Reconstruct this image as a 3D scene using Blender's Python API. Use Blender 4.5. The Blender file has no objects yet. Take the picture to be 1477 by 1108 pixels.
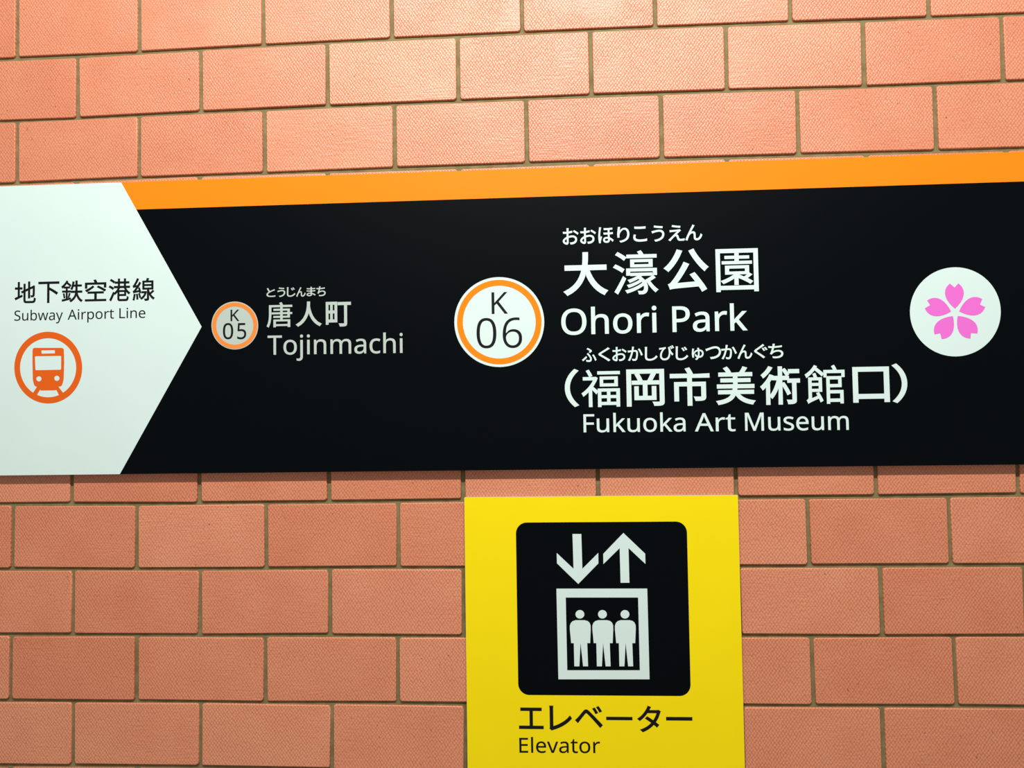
import bpy, bmesh, math, random, re
from mathutils import Vector, Matrix
from mathutils.geometry import delaunay_2d_cdt

# ------------------------------------------------------------------ camera, world, lamps, exposure
S = bpy.context.scene
COL = S.collection
Z0 = 2.21                    # height of the first full mortar joint above the floor (m)
F = 1150.0                   # focal length in pixels of the 1477 px wide frame
CAM = Vector((0.97558, -1.36144, Z0 - 0.66264))
# camera axes in (right, into the wall, up)
A_RIGHT = Vector((0.99795972, 0.0620976, -0.01484174))
A_DOWN = Vector((-0.0172476, 0.03838822, -0.99911404))
A_FWD = Vector((-0.06147283, 0.99733156, 0.03938094))
cam_data = bpy.data.cameras.new('camera')
cam_data.sensor_width = 36.0
cam_data.sensor_fit = 'HORIZONTAL'
cam_data.lens = F / 1477.0 * 36.0
cam_data.clip_start = 0.05
cam = bpy.data.objects.new('camera', cam_data)
COL.objects.link(cam)
m3 = Matrix((A_RIGHT, -A_DOWN, -A_FWD)).transposed()
cam.matrix_world = Matrix.Translation(CAM) @ m3.to_4x4()
S.camera = cam

world = bpy.data.worlds.new('world')
S.world = world
world.use_nodes = True
world.node_tree.nodes['Background'].inputs[0].default_value = (1.0, 1.0, 0.93, 1)
world.node_tree.nodes['Background'].inputs[1].default_value = 0.32

def tube_lamp(x, y, z, length, power, tilt):
    d = bpy.data.lights.new('ceiling_tube_light', 'AREA')
    d.shape = 'RECTANGLE'
    d.size = length
    d.size_y = 0.10
    d.energy = power
    d.color = (1.0, 1.0, 0.95)
    o = bpy.data.objects.new('ceiling_tube_light', d)
    COL.objects.link(o)
    o.location = (x, y, z)
    o.rotation_euler = (tilt, 0, 0)
    return o
# fluorescent tubes under the passage ceiling, two short ones in a line parallel to the wall
tube_lamp(0.55, -1.60, 3.38, 0.6, 40, math.radians(38))
tube_lamp(1.36, -1.60, 3.38, 0.6, 40, math.radians(38))

S.view_settings.view_transform = 'Standard'
S.view_settings.look = 'None'
S.view_settings.gamma = 1.0
S.view_settings.use_curve_mapping = False
S.view_settings.exposure = 0.0

# ------------------------------------------------------------------ helpers
def on_plane(px, py, depth=0.0):
    """photograph pixel -> wall coordinates (x, z) on the vertical plane standing `depth` proud of the tiles"""
    d = A_RIGHT * ((px - 738.5) / F) + A_DOWN * ((py - 554.0) / F) + A_FWD
    t = (-depth - CAM.y) / d.y
    p = CAM + d * t
    return Vector((p.x, p.z))

def link(name, mesh, mat=None, parent=None, loc=(0, 0, 0)):
    if mat is not None:
        mesh.materials.append(mat)
    o = bpy.data.objects.new(name, mesh)
    COL.objects.link(o)
    o.location = loc
    if parent is not None:
        o.parent = parent
    return o

def tag(o, label=None, cat=None, group=None, kind=None):
    if label: o['label'] = label
    if cat: o['category'] = cat
    if group: o['group'] = group
    if kind: o['kind'] = kind
    return o

def clean(poly):
    out = []
    for p in poly:
        if not out or (Vector(p) - Vector(out[-1])).length > 1e-6:
            out.append(tuple(p))
    if len(out) > 1 and (Vector(out[0]) - Vector(out[-1])).length < 1e-6:
        out.pop()
    return out

def winding(x, y, polys):
    w = 0
    for p in polys:
        x0, y0 = p[-1]
        for x1, y1 in p:
            if (y0 <= y) != (y1 <= y):
                cr = (x1 - x0) * (y - y0) - (x - x0) * (y1 - y0)
                if y1 > y0 and cr > 0: w += 1
                elif y1 <= y0 and cr < 0: w -= 1
            x0, y0 = x1, y1
    return w

def fill_outline(contours, nonzero):
    """triangles covering closed outlines; returns points and triangles"""
    pts, edges = [], []
    K = 1000.0
    for p in contours:
        k, n = len(pts), len(p)
        pts += [Vector((x * K, y * K)) for x, y in p]
        edges += [(k + i, k + (i + 1) % n) for i in range(n)]
    vv, ee, ff = delaunay_2d_cdt(pts, edges, [], 0, 1e-6)[:3]
    polys = [[(x * K, y * K) for x, y in p] for p in contours]
    keep = []
    for f in ff:
        a, b, c = (vv[i] for i in f)
        if abs((b - a).cross(c - a)) < 0.006 * max((b - a).length, (c - b).length, (a - c).length): continue
        g = (a + b + c) / 3
        w = winding(g.x, g.y, polys)
        if (w != 0) if nonzero else (w % 2): 
            keep.append(tuple(f) if (b - a).cross(c - a) > 0 else tuple(f)[::-1])
    return [(v.x / K, v.y / K) for v in vv], keep

def plate(name, contours, front, thick, mat, parent, origin=(0, 0), nonzero=False):
    """flat piece parallel to the wall: closed outlines (outer and holes) in wall (x, z), front face `front` metres proud, `thick` deep"""
    pts, tris = fill_outline([clean(p) for p in contours], nonzero)
    used = sorted({i for f in tris for i in f})
    ix = {v: k for k, v in enumerate(used)}
    n = len(used)
    verts = [(pts[v][0], -thick / 2, pts[v][1]) for v in used] + [(pts[v][0], thick / 2, pts[v][1]) for v in used]
    faces = [tuple(ix[i] for i in f) for f in tris] + [tuple(n + ix[i] for i in f[::-1]) for f in tris]
    ed = {(f[i], f[(i + 1) % 3]) for f in tris for i in range(3)}
    for a, b in ed:
        if (b, a) not in ed:
            faces.append((ix[b], ix[a], n + ix[a], n + ix[b]))
    # the piece's own origin is the middle of its face
    xs = [v[0] for v in verts]; zs = [v[2] for v in verts]
    cx, cz = (min(xs) + max(xs)) / 2, (min(zs) + max(zs)) / 2
    me = bpy.data.meshes.new(name)
    me.from_pydata([(x - cx, y, z - cz) for x, y, z in verts], [], faces)
    me.update()
    yc = -front + thick / 2
    o = link(name, me, mat, parent)
    q = PW[parent.name]
    o.location = (cx - q[0], yc - q[1], cz - q[2])
    PW[o.name] = (cx, yc, cz)
    return o
PW = {}   # world places of the parents

def px_poly(pts, depth, sx=1.0, ox=0.0, oy=0.0):
    return [tuple(on_plane(ox + x / sx, oy + y / sx, depth)) for x, y in pts]

def px_circle(cx, cy, rx, ry, depth, n=72):
    return [tuple(on_plane(cx + rx * math.cos(a), cy + ry * math.sin(a), depth))
            for a in (2 * math.pi * k / n for k in range(n))]

def round_rect(x0, z0, x1, z1, r, n=6):
    out = []
    for cx, cz, a0 in ((x1 - r, z1 - r, 0), (x0 + r, z1 - r, 90), (x0 + r, z0 + r, 180), (x1 - r, z0 + r, 270)):
        for k in range(n + 1):
            a = math.radians(a0 + 90 * k / n)
            out.append((cx + r * math.cos(a), cz + r * math.sin(a)))
    return out

def round_poly(pts, r, n=5):
    """round every corner of a polygon by about r"""
    out = []
    N = len(pts)
    for i in range(N):
        p = Vector(pts[i]); a = Vector(pts[i - 1]) - p; b = Vector(pts[(i + 1) % N]) - p
        rr = min(r, a.length * 0.48, b.length * 0.48)
        pa = p + a.normalized() * rr; pb = p + b.normalized() * rr
        for k in range(n + 1):
            t = k / n
            out.append(tuple(pa * (1 - t) ** 2 + p * 2 * t * (1 - t) + pb * t * t))
    return out

# ------------------------------------------------------------------ lettering outlines
# every character drawn as closed outlines on a 1000-unit body: M move, L line, C cubic; Z parts the outlines
GLYPHS = {
'地': 'M429 747L429 473L321 428L349 361L429 395L429 79C429 -30 462 -57 577 -57L824 -57C928 -57 953 -13 964 125C944 128 914 140 897 153C890 38 880 11 821 11L580 11C513 11 501 22 501 77L501 426L635 483L635 143L706 143L706 513L846 573C846 412 844 301 839 277C834 254 825 250 809 250C799 250 766 250 742 252C751 235 757 206 760 186C788 186 828 188 854 194C884 201 902 219 909 260C916 299 918 449 918 637L922 651L869 671L855 660L840 646L706 590L706 840L635 840L635 560L501 504L501 747ZM33 154L63 79C151 118 265 169 372 219L355 286L241 238L241 528L359 528L359 599L241 599L241 828L170 828L170 599L42 599L42 528L170 528L170 208',
'下': 'M55 766L55 691L441 691L441 -79L520 -79L520 451C635 389 769 306 839 250L892 318C812 379 653 469 534 527L520 511L520 691L946 691L946 766',
'鉄': 'M107 280C124 220 140 144 144 93L195 108C190 158 174 234 155 293ZM371 305C363 251 342 170 326 121L371 105C388 152 408 225 427 287ZM265 846C214 747 125 655 41 597C51 579 67 538 73 521C95 538 117 557 139 579L139 521L238 521L238 411L75 411L75 346L238 346L238 59L58 23L74 -45C175 -22 316 10 448 42L444 102L299 71L299 346L437 346L437 411L299 411L299 521L403 521L403 586L147 586C189 627 229 675 265 726C326 682 390 628 429 586L463 648C424 686 361 737 299 780L321 819ZM663 835L663 660L580 660C589 701 597 744 603 788L532 799C517 681 490 563 443 486C460 477 492 458 506 448C528 487 547 536 563 591L663 591L663 490C663 460 663 428 661 396L465 396L465 324L653 324C633 196 573 66 396 -22C414 -36 437 -63 447 -79C590 -1 663 102 700 210C742 80 809 -21 914 -77C925 -58 949 -29 966 -14C844 42 772 167 738 324L947 324L947 396L734 396L737 489L737 591L924 591L924 660L737 660L737 835',
'空': 'M564 537C666 484 802 405 869 357L919 415C848 462 710 537 611 587ZM384 590C307 523 203 455 85 413L129 348C246 398 356 474 436 544ZM77 22L77 -46L927 -46L927 22L538 22L538 275L825 275L825 343L182 343L182 275L459 275L459 22ZM424 824C440 792 459 752 473 718L76 718L76 492L150 492L150 649L849 649L849 517L926 517L926 718L565 718C550 755 524 807 502 846',
'港': 'M86 777C147 747 221 699 256 663L300 725C264 760 189 804 129 831ZM35 507C97 480 171 435 207 402L250 463C213 496 138 539 77 563ZM493 305L729 305L729 201L493 201ZM713 839L713 720L518 720L518 839L445 839L445 720L310 720L310 652L445 652L445 536L268 536L268 467L448 467C406 388 340 311 273 265L225 301C176 188 109 56 62 -21L128 -67C175 19 230 132 273 231C285 219 297 205 304 194C345 222 386 262 423 307L423 37C423 -49 454 -70 561 -70L785 -70C877 -70 899 -38 909 82C889 87 860 97 844 109C839 12 830 -4 780 -4L565 -4C503 -4 493 3 493 38L493 141L797 141L797 328C836 277 881 233 928 204C939 223 963 249 980 263C904 303 831 383 787 467L965 467L965 536L787 536L787 652L937 652L937 720L787 720L787 839ZM493 365L466 365C488 398 507 432 523 467L713 467C729 432 748 398 770 365ZM518 652L713 652L713 536L518 536',
'線': 'M523 530L837 530L837 441L523 441ZM523 674L837 674L837 587L523 587ZM182 189C193 121 203 31 204 -27L263 -16C260 42 250 130 238 198ZM84 197C74 114 59 22 35 -40C51 -45 81 -55 94 -62C115 2 134 98 145 186ZM275 208C294 156 314 87 322 43L377 61C368 105 347 172 327 223ZM885 345C857 310 812 265 772 230C752 267 736 306 724 347L724 381L909 381L909 734L682 734L724 823L641 841C634 810 620 768 607 734L453 734L453 381L653 381L653 3C653 -9 650 -11 636 -12L534 -12C544 -31 553 -61 556 -81C621 -81 663 -81 690 -69C717 -57 724 -36 724 3L724 192C771 94 836 12 915 -36C926 -18 948 9 964 23C900 56 844 112 800 180C845 213 896 259 941 300ZM416 298L416 235L547 235C510 137 439 58 362 20C376 7 395 -16 405 -32C507 24 594 132 631 285L587 300L575 298ZM66 240C84 250 115 256 314 287L325 229L386 247C379 301 353 391 329 460L271 446C282 415 292 380 301 346L157 327C238 420 316 536 380 652L315 690C293 644 267 598 240 556L137 547C191 623 245 720 287 813L217 842C178 733 111 619 89 590C70 559 52 539 35 535C43 516 55 481 59 466C73 472 95 477 198 490C162 436 129 396 115 378C85 341 63 316 41 311C50 291 62 256 66 240',
'と': 'M308 778L229 745C275 636 328 519 374 437C267 362 201 281 201 178C201 28 337 -28 525 -28C650 -28 765 -16 841 -3L841 86C763 66 630 52 521 52C363 52 284 104 284 187C284 263 341 328 433 389C531 454 669 520 737 555C766 570 791 583 814 597L770 668C749 651 729 637 699 621C644 591 536 538 442 481C398 560 348 668 308 778',
'う': 'M720 333C720 154 549 58 306 28L351 -48C610 -9 805 113 805 330C805 473 699 552 557 552C442 552 328 520 258 504C228 497 194 491 166 489L192 396C216 406 245 418 276 427C335 444 433 477 549 477C652 477 720 417 720 333ZM300 783L287 707C400 687 602 667 713 660L725 737C627 738 410 758 300 783',
'じ': 'M604 690L547 666C580 620 615 557 641 504L700 531C676 579 629 654 604 690ZM733 741L677 715C711 671 748 609 774 557L832 585C808 631 760 706 733 741ZM327 772L226 773C232 744 235 708 235 671C235 567 224 313 224 165C224 2 324 -58 468 -58C687 -58 816 68 885 163L828 231C757 127 653 24 470 24C375 24 306 63 306 173C306 322 315 559 318 671C319 704 322 739 327 772',
'ん': 'M547 742L459 778C447 749 435 724 422 701C368 604 149 194 76 -8L162 -38C175 12 218 130 248 190C287 268 362 350 443 350C488 350 514 324 516 280C519 225 516 148 520 90C524 31 558 -37 665 -37C810 -37 894 75 947 236L881 290C855 184 789 46 678 46C634 46 600 67 597 117C594 166 595 243 593 302C590 381 542 423 476 423C428 423 375 405 327 361C379 458 471 624 515 693',
'ま': 'M500 178L501 111C501 42 452 24 395 24C296 24 256 59 256 105C256 151 308 188 403 188C436 188 469 185 500 178ZM185 473L186 398C258 390 368 384 436 384L493 384L497 248C470 252 442 254 413 254C269 254 182 192 182 101C182 5 260 -46 404 -46C534 -46 580 24 580 94L578 156C678 120 761 59 820 5L866 76C809 123 707 196 574 232L567 386C662 389 750 397 844 409L845 484C754 470 663 461 566 457L566 469L566 597C662 602 757 611 836 620L837 693C747 679 656 670 566 666L567 727C568 756 570 776 573 794L488 794L492 734L492 663L446 663C379 663 255 673 190 685L191 611C254 604 377 594 447 594L491 594L491 469L491 454L437 454C371 454 257 461 185 473',
'ち': 'M112 656L113 578C171 572 235 568 303 568L304 568C279 455 239 312 188 212L263 185C272 203 281 216 294 231C360 311 470 352 589 352C706 352 768 294 768 219C768 55 543 15 312 47L332 -32C636 -65 850 13 850 221C850 338 757 419 598 419C493 419 403 395 316 334C338 391 361 486 379 570C509 575 668 592 785 612L784 689C661 662 514 646 394 641L405 699L423 783L334 788C335 760 334 737 330 705L319 639L302 639C242 639 165 647 112 656',
'唐': 'M491 833C506 807 521 776 532 748L118 748L118 452C118 305 111 101 31 -43C48 -50 79 -71 93 -84C177 68 190 296 190 452L190 681L525 681L525 605L282 605L282 547L525 547L525 470L212 470L212 411L525 411L525 334L276 334L276 277L525 277L525 196L276 196L276 -81L351 -81L351 -39L792 -39L792 -81L870 -81L870 196L598 196L598 277L857 277L857 411L941 411L941 470L857 470L857 605L598 605L598 681L944 681L944 748L613 748C602 780 582 821 561 853ZM598 411L785 411L785 334L598 334ZM598 470L598 547L785 547L785 470ZM351 20L351 139L792 139L792 20',
'人': 'M457 837C454 683 460 194 43 -17C66 -33 90 -57 104 -76C349 55 455 279 502 480C551 293 659 46 910 -72C922 -51 944 -25 965 -9C611 150 549 569 534 689C539 749 540 800 541 837',
'町': 'M69 753L69 -4L134 -4L134 73L457 73L457 753ZM134 686L231 686L231 452L134 452ZM134 140L134 386L231 386L231 140ZM390 386L390 140L290 140L290 386ZM390 452L290 452L290 686L390 686ZM504 741L504 667L743 667L743 24C743 5 736 -1 716 -2C697 -3 625 -3 551 0C563 -20 574 -54 578 -74C674 -74 735 -75 771 -62C806 -49 818 -26 818 23L818 667L961 667L961 741',
'お': 'M721 688L685 628C749 594 860 525 909 478L950 542C901 582 792 650 721 688ZM325 279L328 102C328 69 315 53 292 53C253 53 183 92 183 138C183 183 244 241 325 279ZM121 619L123 543C157 539 194 538 251 538L325 541L324 410L324 353C209 304 105 217 105 134C105 45 235 -32 313 -32C367 -32 401 -2 401 91L397 308C469 333 540 347 615 347C710 347 787 301 787 216C787 124 707 79 619 60C582 52 539 52 502 53L530 -28C565 -26 609 -25 654 -14C791 19 867 96 867 217C867 337 762 416 616 416C550 416 472 403 396 379L396 414L398 549C471 557 549 570 608 584L606 662C549 645 473 631 400 622L404 730C405 753 408 781 411 799L322 799C325 782 327 748 327 728L326 614L249 611C212 611 176 612 121 619',
'ほ': 'M255 758L166 766C166 745 164 718 160 695C147 613 115 426 115 279C115 144 132 34 153 -37L224 -32L221 3C221 15 223 34 226 48C236 97 272 200 297 269L256 302C239 261 214 198 198 152C192 201 189 245 189 293C189 405 216 599 237 692C241 710 249 742 255 758ZM663 180L664 138C664 85 645 45 566 45C496 45 452 70 452 120C452 163 499 193 570 193C601 193 632 188 663 180ZM426 717L426 647C500 643 578 643 652 646L652 480C574 478 492 479 411 485L411 412C491 408 574 407 652 410L660 246C632 250 603 253 572 253C440 253 381 186 381 116C381 22 463 -24 573 -24C681 -24 737 23 737 104L736 152C796 123 853 81 903 29L946 99C896 143 826 197 732 227C729 285 725 349 724 412C794 416 858 421 911 427L911 500C855 493 792 487 724 484L724 649C786 652 842 656 888 661L888 731C771 715 587 705 426 717',
'り': 'M339 789L251 792C249 765 247 736 243 706C231 625 212 478 212 383C212 318 218 262 223 224L300 230C294 280 294 314 298 353C310 484 426 666 551 666C656 666 710 552 710 394C710 143 540 54 323 22L370 -50C618 -5 792 117 792 395C792 605 697 738 564 738C437 738 333 613 292 511C298 581 318 716 339 789',
'こ': 'M235 702L235 620C314 614 399 609 499 609C592 609 701 616 769 621L769 703C697 696 595 689 499 689C399 689 307 693 235 702ZM275 299L194 307C185 266 173 219 173 168C173 42 291 -25 494 -25C636 -25 763 -10 835 10L834 96C759 71 630 56 492 56C332 56 254 109 254 185C254 222 262 259 275 299',
'え': 'M312 789L299 716C421 694 596 671 696 662L707 736C612 742 421 765 312 789ZM727 503L679 557C670 553 648 548 631 546C556 537 323 522 266 520C234 519 204 520 181 522L188 434C210 438 236 441 269 444L577 468C478 369 208 95 166 56L116 11L192 -42C248 30 357 145 395 181C418 203 441 217 469 217C496 217 519 199 530 164L564 46C585 -20 635 -39 715 -39C769 -39 861 -31 903 -24L908 60C861 48 785 40 719 40C668 40 644 56 632 94C622 127 609 177 599 206C585 247 562 274 523 278C512 280 494 281 484 280C521 318 634 423 672 458C684 469 708 490 727 503',
'大': 'M461 839C460 760 461 659 446 553L62 553L62 476L433 476C393 286 293 92 43 -16C64 -32 88 -59 100 -78C344 34 452 226 501 419C579 191 708 14 902 -78C915 -56 939 -25 958 -8C764 73 633 255 563 476L942 476L942 553L526 553C540 658 541 758 542 839',
'濠': 'M466 617L790 617L790 553L466 553ZM400 662L400 508L857 508L857 662ZM312 467L312 331L378 331L378 417L876 417L876 331L944 331L944 467ZM87 777C147 743 222 692 259 657L303 714C265 747 188 795 129 827ZM38 507C99 477 177 430 216 398L258 458C218 489 139 534 79 561ZM58 -21L118 -67C174 26 240 152 291 258L238 302C183 189 109 56 58 -21ZM553 830C567 811 581 788 594 766L322 766L322 706L944 706L944 766L674 766C659 793 637 826 616 852ZM399 370L399 320L559 320C502 277 420 245 343 223C355 212 372 187 378 176C438 197 501 225 555 259C571 249 585 238 598 227C530 180 417 135 325 114C336 103 349 82 354 69C445 95 555 145 628 195L652 162C572 93 417 26 289 0C301 -13 314 -36 321 -51C441 -19 584 48 673 116C692 60 684 11 662 -8C650 -21 635 -23 617 -23L552 -20C562 -36 569 -61 570 -77L630 -78C663 -78 687 -71 712 -49C754 -12 764 78 720 164L746 176C789 99 859 9 916 -39C927 -24 949 -3 965 8C908 49 836 130 795 201C835 221 876 245 912 268L865 313C823 281 750 237 693 207C670 238 639 266 600 291L633 320L851 320L851 370',
'公': 'M324 811C265 661 164 517 51 428C71 416 105 389 120 374C231 473 337 625 404 789ZM665 819L592 789C668 638 796 470 901 374C916 394 944 423 964 438C860 521 732 681 665 819ZM161 -14C199 0 253 4 781 39C808 -2 831 -41 848 -73L922 -33C872 58 769 199 681 306L611 274C651 224 694 166 734 109L266 82C366 198 464 348 547 500L465 535C385 369 263 194 223 149C186 102 159 72 132 65C143 43 157 3 161 -14',
'園': 'M331 403L668 403L668 323L331 323ZM462 707L462 652L261 652L261 604L462 604L462 542L203 542L203 494L794 494L794 542L531 542L531 604L741 604L741 652L531 652L531 707ZM267 448L267 278L454 278C383 217 278 168 180 136C193 124 214 98 223 86C299 115 381 156 450 205L450 59L517 59L517 209C607 170 709 118 763 80L805 124C775 144 733 167 688 189C722 211 759 237 790 264L741 294L735 289L735 448ZM536 278L723 278C699 257 668 233 639 213C599 231 559 249 521 263ZM82 796L82 -80L153 -80L153 -38L844 -38L844 -80L918 -80L918 796ZM153 30L153 728L844 728L844 30',
'ふ': 'M504 547L554 500C591 526 648 570 671 590L653 642C593 686 482 741 406 773L360 715C436 684 530 633 573 598C559 586 530 564 504 547ZM311 69L322 -13C367 -22 422 -29 485 -29C558 -29 657 -1 657 121C657 212 590 299 498 398L424 476L365 424C393 401 423 372 445 349C501 288 573 198 573 130C573 65 518 47 472 47C410 47 361 55 311 69ZM888 32L962 73C930 161 855 304 786 385L721 348C790 270 859 127 888 32ZM344 227L298 287C241 224 124 135 42 91L89 24C187 82 286 167 344 227',
'く': 'M704 738L630 804C618 785 593 757 573 737C505 668 353 548 278 485C188 409 176 366 271 287C364 210 516 80 586 8C611 -16 634 -41 655 -65L726 1C620 107 442 248 352 324C288 378 289 394 349 445C423 507 567 621 635 681',
'か': 'M782 674L709 641C780 558 858 382 887 279L965 316C931 409 844 593 782 674ZM78 561L86 474L176 486L303 500C269 366 194 138 92 1L174 -31C279 138 347 364 384 508C428 512 468 515 492 515C555 515 598 498 598 406C598 298 582 168 550 100C530 57 500 49 463 49C435 49 382 56 340 69L353 -14C385 -22 433 -29 471 -29C536 -29 583 -11 617 55C659 138 675 297 675 416C675 551 602 585 513 585C489 585 447 582 400 578L426 721L438 780L345 790C345 722 335 644 319 572C259 567 200 562 167 561C135 560 109 559 78 561',
'し': 'M340 779L239 780C245 751 247 715 247 678C247 573 237 320 237 172C237 9 336 -51 480 -51C700 -51 829 75 898 170L841 238C769 134 666 31 483 31C388 31 319 70 319 180C319 329 328 565 331 678C332 711 335 746 340 779',
'び': 'M802 780L752 763C774 725 800 665 819 620L871 640C854 681 822 743 802 780ZM904 819L855 800C878 763 905 705 923 660L975 679C956 721 926 782 904 819ZM90 670L96 586L152 595C188 599 271 609 321 617C233 518 136 374 136 188C136 22 250 -66 407 -66C684 -66 760 175 739 428C776 352 820 287 874 229L927 300C779 432 736 603 715 724L636 701L659 627C724 256 640 16 409 16C307 16 214 63 214 205C214 410 367 585 430 632C444 639 470 646 483 650L459 720C401 698 232 675 144 670',
'ゅ': 'M593 615L515 613L529 567L538 512C423 489 316 409 266 291C264 355 278 474 291 527C294 539 298 555 303 567L219 574C220 563 221 548 219 533C213 488 196 365 196 269C196 190 210 106 225 56L292 66C288 86 282 128 281 147C280 166 283 183 286 197C309 303 402 422 545 447C548 412 550 372 550 325C550 255 543 190 524 133C471 152 432 195 404 253L362 195C392 134 439 91 494 68C468 24 432 -14 381 -42L449 -84C502 -49 541 -4 567 49L596 47C775 47 856 160 856 295C856 417 771 517 608 518C603 558 598 592 593 615ZM614 452C735 447 783 377 783 293C783 193 724 120 595 120C613 181 620 248 620 321C620 366 618 410 614 452',
'つ': 'M73 522L110 434C189 466 444 575 608 575C743 575 821 493 821 388C821 183 587 104 325 97L361 14C669 31 908 147 908 386C908 554 776 650 610 650C464 650 268 578 183 551C145 539 109 529 73 522',
'ぐ': 'M639 569L586 546C612 507 649 439 670 398L726 422C705 460 664 532 639 569ZM756 614L702 590C730 552 767 488 790 446L844 470C823 510 782 579 756 614ZM691 738L616 804C605 785 579 757 559 737C491 668 339 549 264 485C174 409 162 365 257 287C351 210 501 80 573 8C597 -16 621 -41 642 -65L713 1C607 107 429 249 339 324C274 378 275 394 336 445C409 507 551 623 622 681',
'福': 'M133 809C160 763 194 701 210 662L271 692C256 730 221 788 193 834ZM533 598L819 598L819 488L533 488ZM466 659L466 427L889 427L889 659ZM409 791L409 726L942 726L942 791ZM635 300L635 196L483 196L483 300ZM703 300L863 300L863 196L703 196ZM635 137L635 30L483 30L483 137ZM703 137L863 137L863 30L703 30ZM55 652L55 584L308 584C245 451 129 325 19 253C31 240 50 205 58 185C103 217 148 257 192 303L192 -78L265 -78L265 354C302 316 350 265 371 238L413 296L413 -80L483 -80L483 -33L863 -33L863 -77L935 -77L935 362L413 362L413 301C392 322 320 387 285 416C332 481 373 553 401 628L360 655L346 652',
'岡': 'M282 675C310 626 342 560 356 518L420 543C405 583 373 647 345 696ZM89 787L89 -80L162 -80L162 716L843 716L843 17C843 0 836 -5 820 -6C803 -7 747 -8 687 -6C697 -23 709 -52 712 -70C797 -71 845 -69 876 -58C906 -47 917 -27 917 16L917 787ZM266 374L266 74L733 74L733 374L666 374L666 139L531 139L531 449L802 449L802 512L630 512C661 562 695 624 723 680L649 699C628 643 591 566 558 512L210 512L210 449L462 449L462 139L331 139L331 374',
'市': 'M413 825C437 785 464 732 480 693L51 693L51 620L458 620L458 484L148 484L148 36L223 36L223 411L458 411L458 -78L535 -78L535 411L785 411L785 132C785 118 780 113 762 112C745 111 684 111 616 114C627 92 639 62 642 40C728 40 784 40 819 53C852 65 862 88 862 131L862 484L535 484L535 620L951 620L951 693L550 693L565 698C550 738 515 801 486 848',
'美': 'M695 844C675 801 638 741 608 700L343 700L380 717C364 753 328 805 292 844L226 816C257 782 287 736 304 700L98 700L98 633L460 633L460 551L147 551L147 486L460 486L460 401L56 401L56 334L452 334C448 307 444 281 438 257L82 257L82 189L416 189C370 87 271 23 41 -10C55 -27 73 -58 79 -77C338 -34 446 49 496 182C575 37 711 -45 913 -77C923 -56 943 -24 960 -8C775 14 643 78 572 189L937 189L937 257L518 257C523 281 527 307 530 334L950 334L950 401L536 401L536 486L858 486L858 551L536 551L536 633L903 633L903 700L691 700C718 736 748 779 773 820',
'術': 'M529 417C581 336 643 227 670 157L726 183C698 252 637 358 582 438ZM707 760L707 693L946 693L946 760ZM553 758C588 717 626 660 643 623L693 653C676 690 637 744 601 785ZM213 840C177 772 103 689 35 639C47 625 67 598 76 583C152 641 233 733 282 815ZM454 832L454 597L303 597L303 527L428 527C389 367 323 218 233 121C249 110 275 85 285 73C354 152 410 260 454 382L454 -77L525 -77L525 527L690 527L690 597L525 597L525 832ZM683 526L683 458L798 458L798 19C798 7 794 4 780 3C766 2 719 2 668 4C677 -18 687 -49 689 -70C760 -70 804 -68 833 -56C862 -44 870 -22 870 19L870 458L960 458L960 526ZM239 639C188 528 103 422 16 351C31 336 52 301 61 286C91 312 121 343 150 377L150 -81L219 -81L219 467C252 515 282 566 306 616',
'館': 'M521 572L521 -78L583 -78L583 -34L832 -34L832 -74L894 -74L894 236L583 236L583 320L856 320L856 572ZM583 31L583 172L832 172L832 31ZM583 510L795 510L795 382L583 382ZM642 818C658 790 676 754 686 725L459 725L459 562L516 562L516 662L871 662L871 562L930 562L930 725L724 725L749 739C739 769 718 814 696 846ZM343 359L343 273L166 273L166 359ZM343 416L166 416L166 493L343 493ZM281 170L313 106L166 44L166 215L405 215L405 550L298 550C289 581 275 624 260 657L205 638C216 611 227 579 235 550L103 550L103 74C103 34 75 12 58 4C70 -14 83 -50 89 -67C105 -52 131 -37 336 55C351 21 364 -12 372 -37L427 -7C408 44 367 130 332 194ZM241 846C193 757 108 677 27 625C37 609 54 571 58 556C124 602 193 668 246 742C307 693 377 631 412 589L453 643C416 686 343 748 281 795L297 823',
'口': 'M127 735L127 -55L205 -55L205 30L796 30L796 -51L876 -51L876 735ZM205 107L205 660L796 660L796 107',
'（': 'M695 380C695 185 774 26 894 -96L954 -65C839 54 768 202 768 380C768 558 839 706 954 825L894 856C774 734 695 575 695 380',
'）': 'M305 380C305 575 226 734 106 856L46 825C161 706 232 558 232 380C232 202 161 54 46 -65L106 -96C226 26 305 185 305 380',
'エ': 'M84 131L84 40C115 43 145 44 172 44L833 44C853 44 889 44 916 40L916 131C890 128 863 125 833 125L539 125L539 585L779 585C807 585 839 584 864 581L864 669C840 666 809 663 779 663L229 663C209 663 171 665 145 669L145 581C170 584 210 585 229 585L454 585L454 125L172 125C145 125 114 127 84 131',
'レ': 'M222 32L280 -18C296 -8 311 -3 322 0C571 72 777 196 907 357L862 427C738 266 506 134 315 86L315 653C315 682 318 719 322 744L223 744C227 724 232 679 232 653L232 81C232 61 229 48 222 32',
'ベ': 'M691 678L634 654C667 608 702 546 727 493L786 520C762 567 716 642 691 678ZM819 729L763 703C797 658 833 598 859 545L917 573C893 620 846 694 819 729ZM53 263L128 187C143 208 165 239 185 264C231 320 313 429 362 488C396 529 415 533 454 495C496 454 589 355 647 289C711 216 799 114 870 28L939 101L695 363C636 426 551 515 490 573C422 637 375 626 321 563C258 489 172 378 124 330C97 303 79 285 53 263',
'ー': 'M102 433L102 335C133 338 186 340 241 340L790 340C835 340 877 336 897 335L897 433C875 431 839 428 789 428L241 428C185 428 132 431 102 433',
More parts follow.
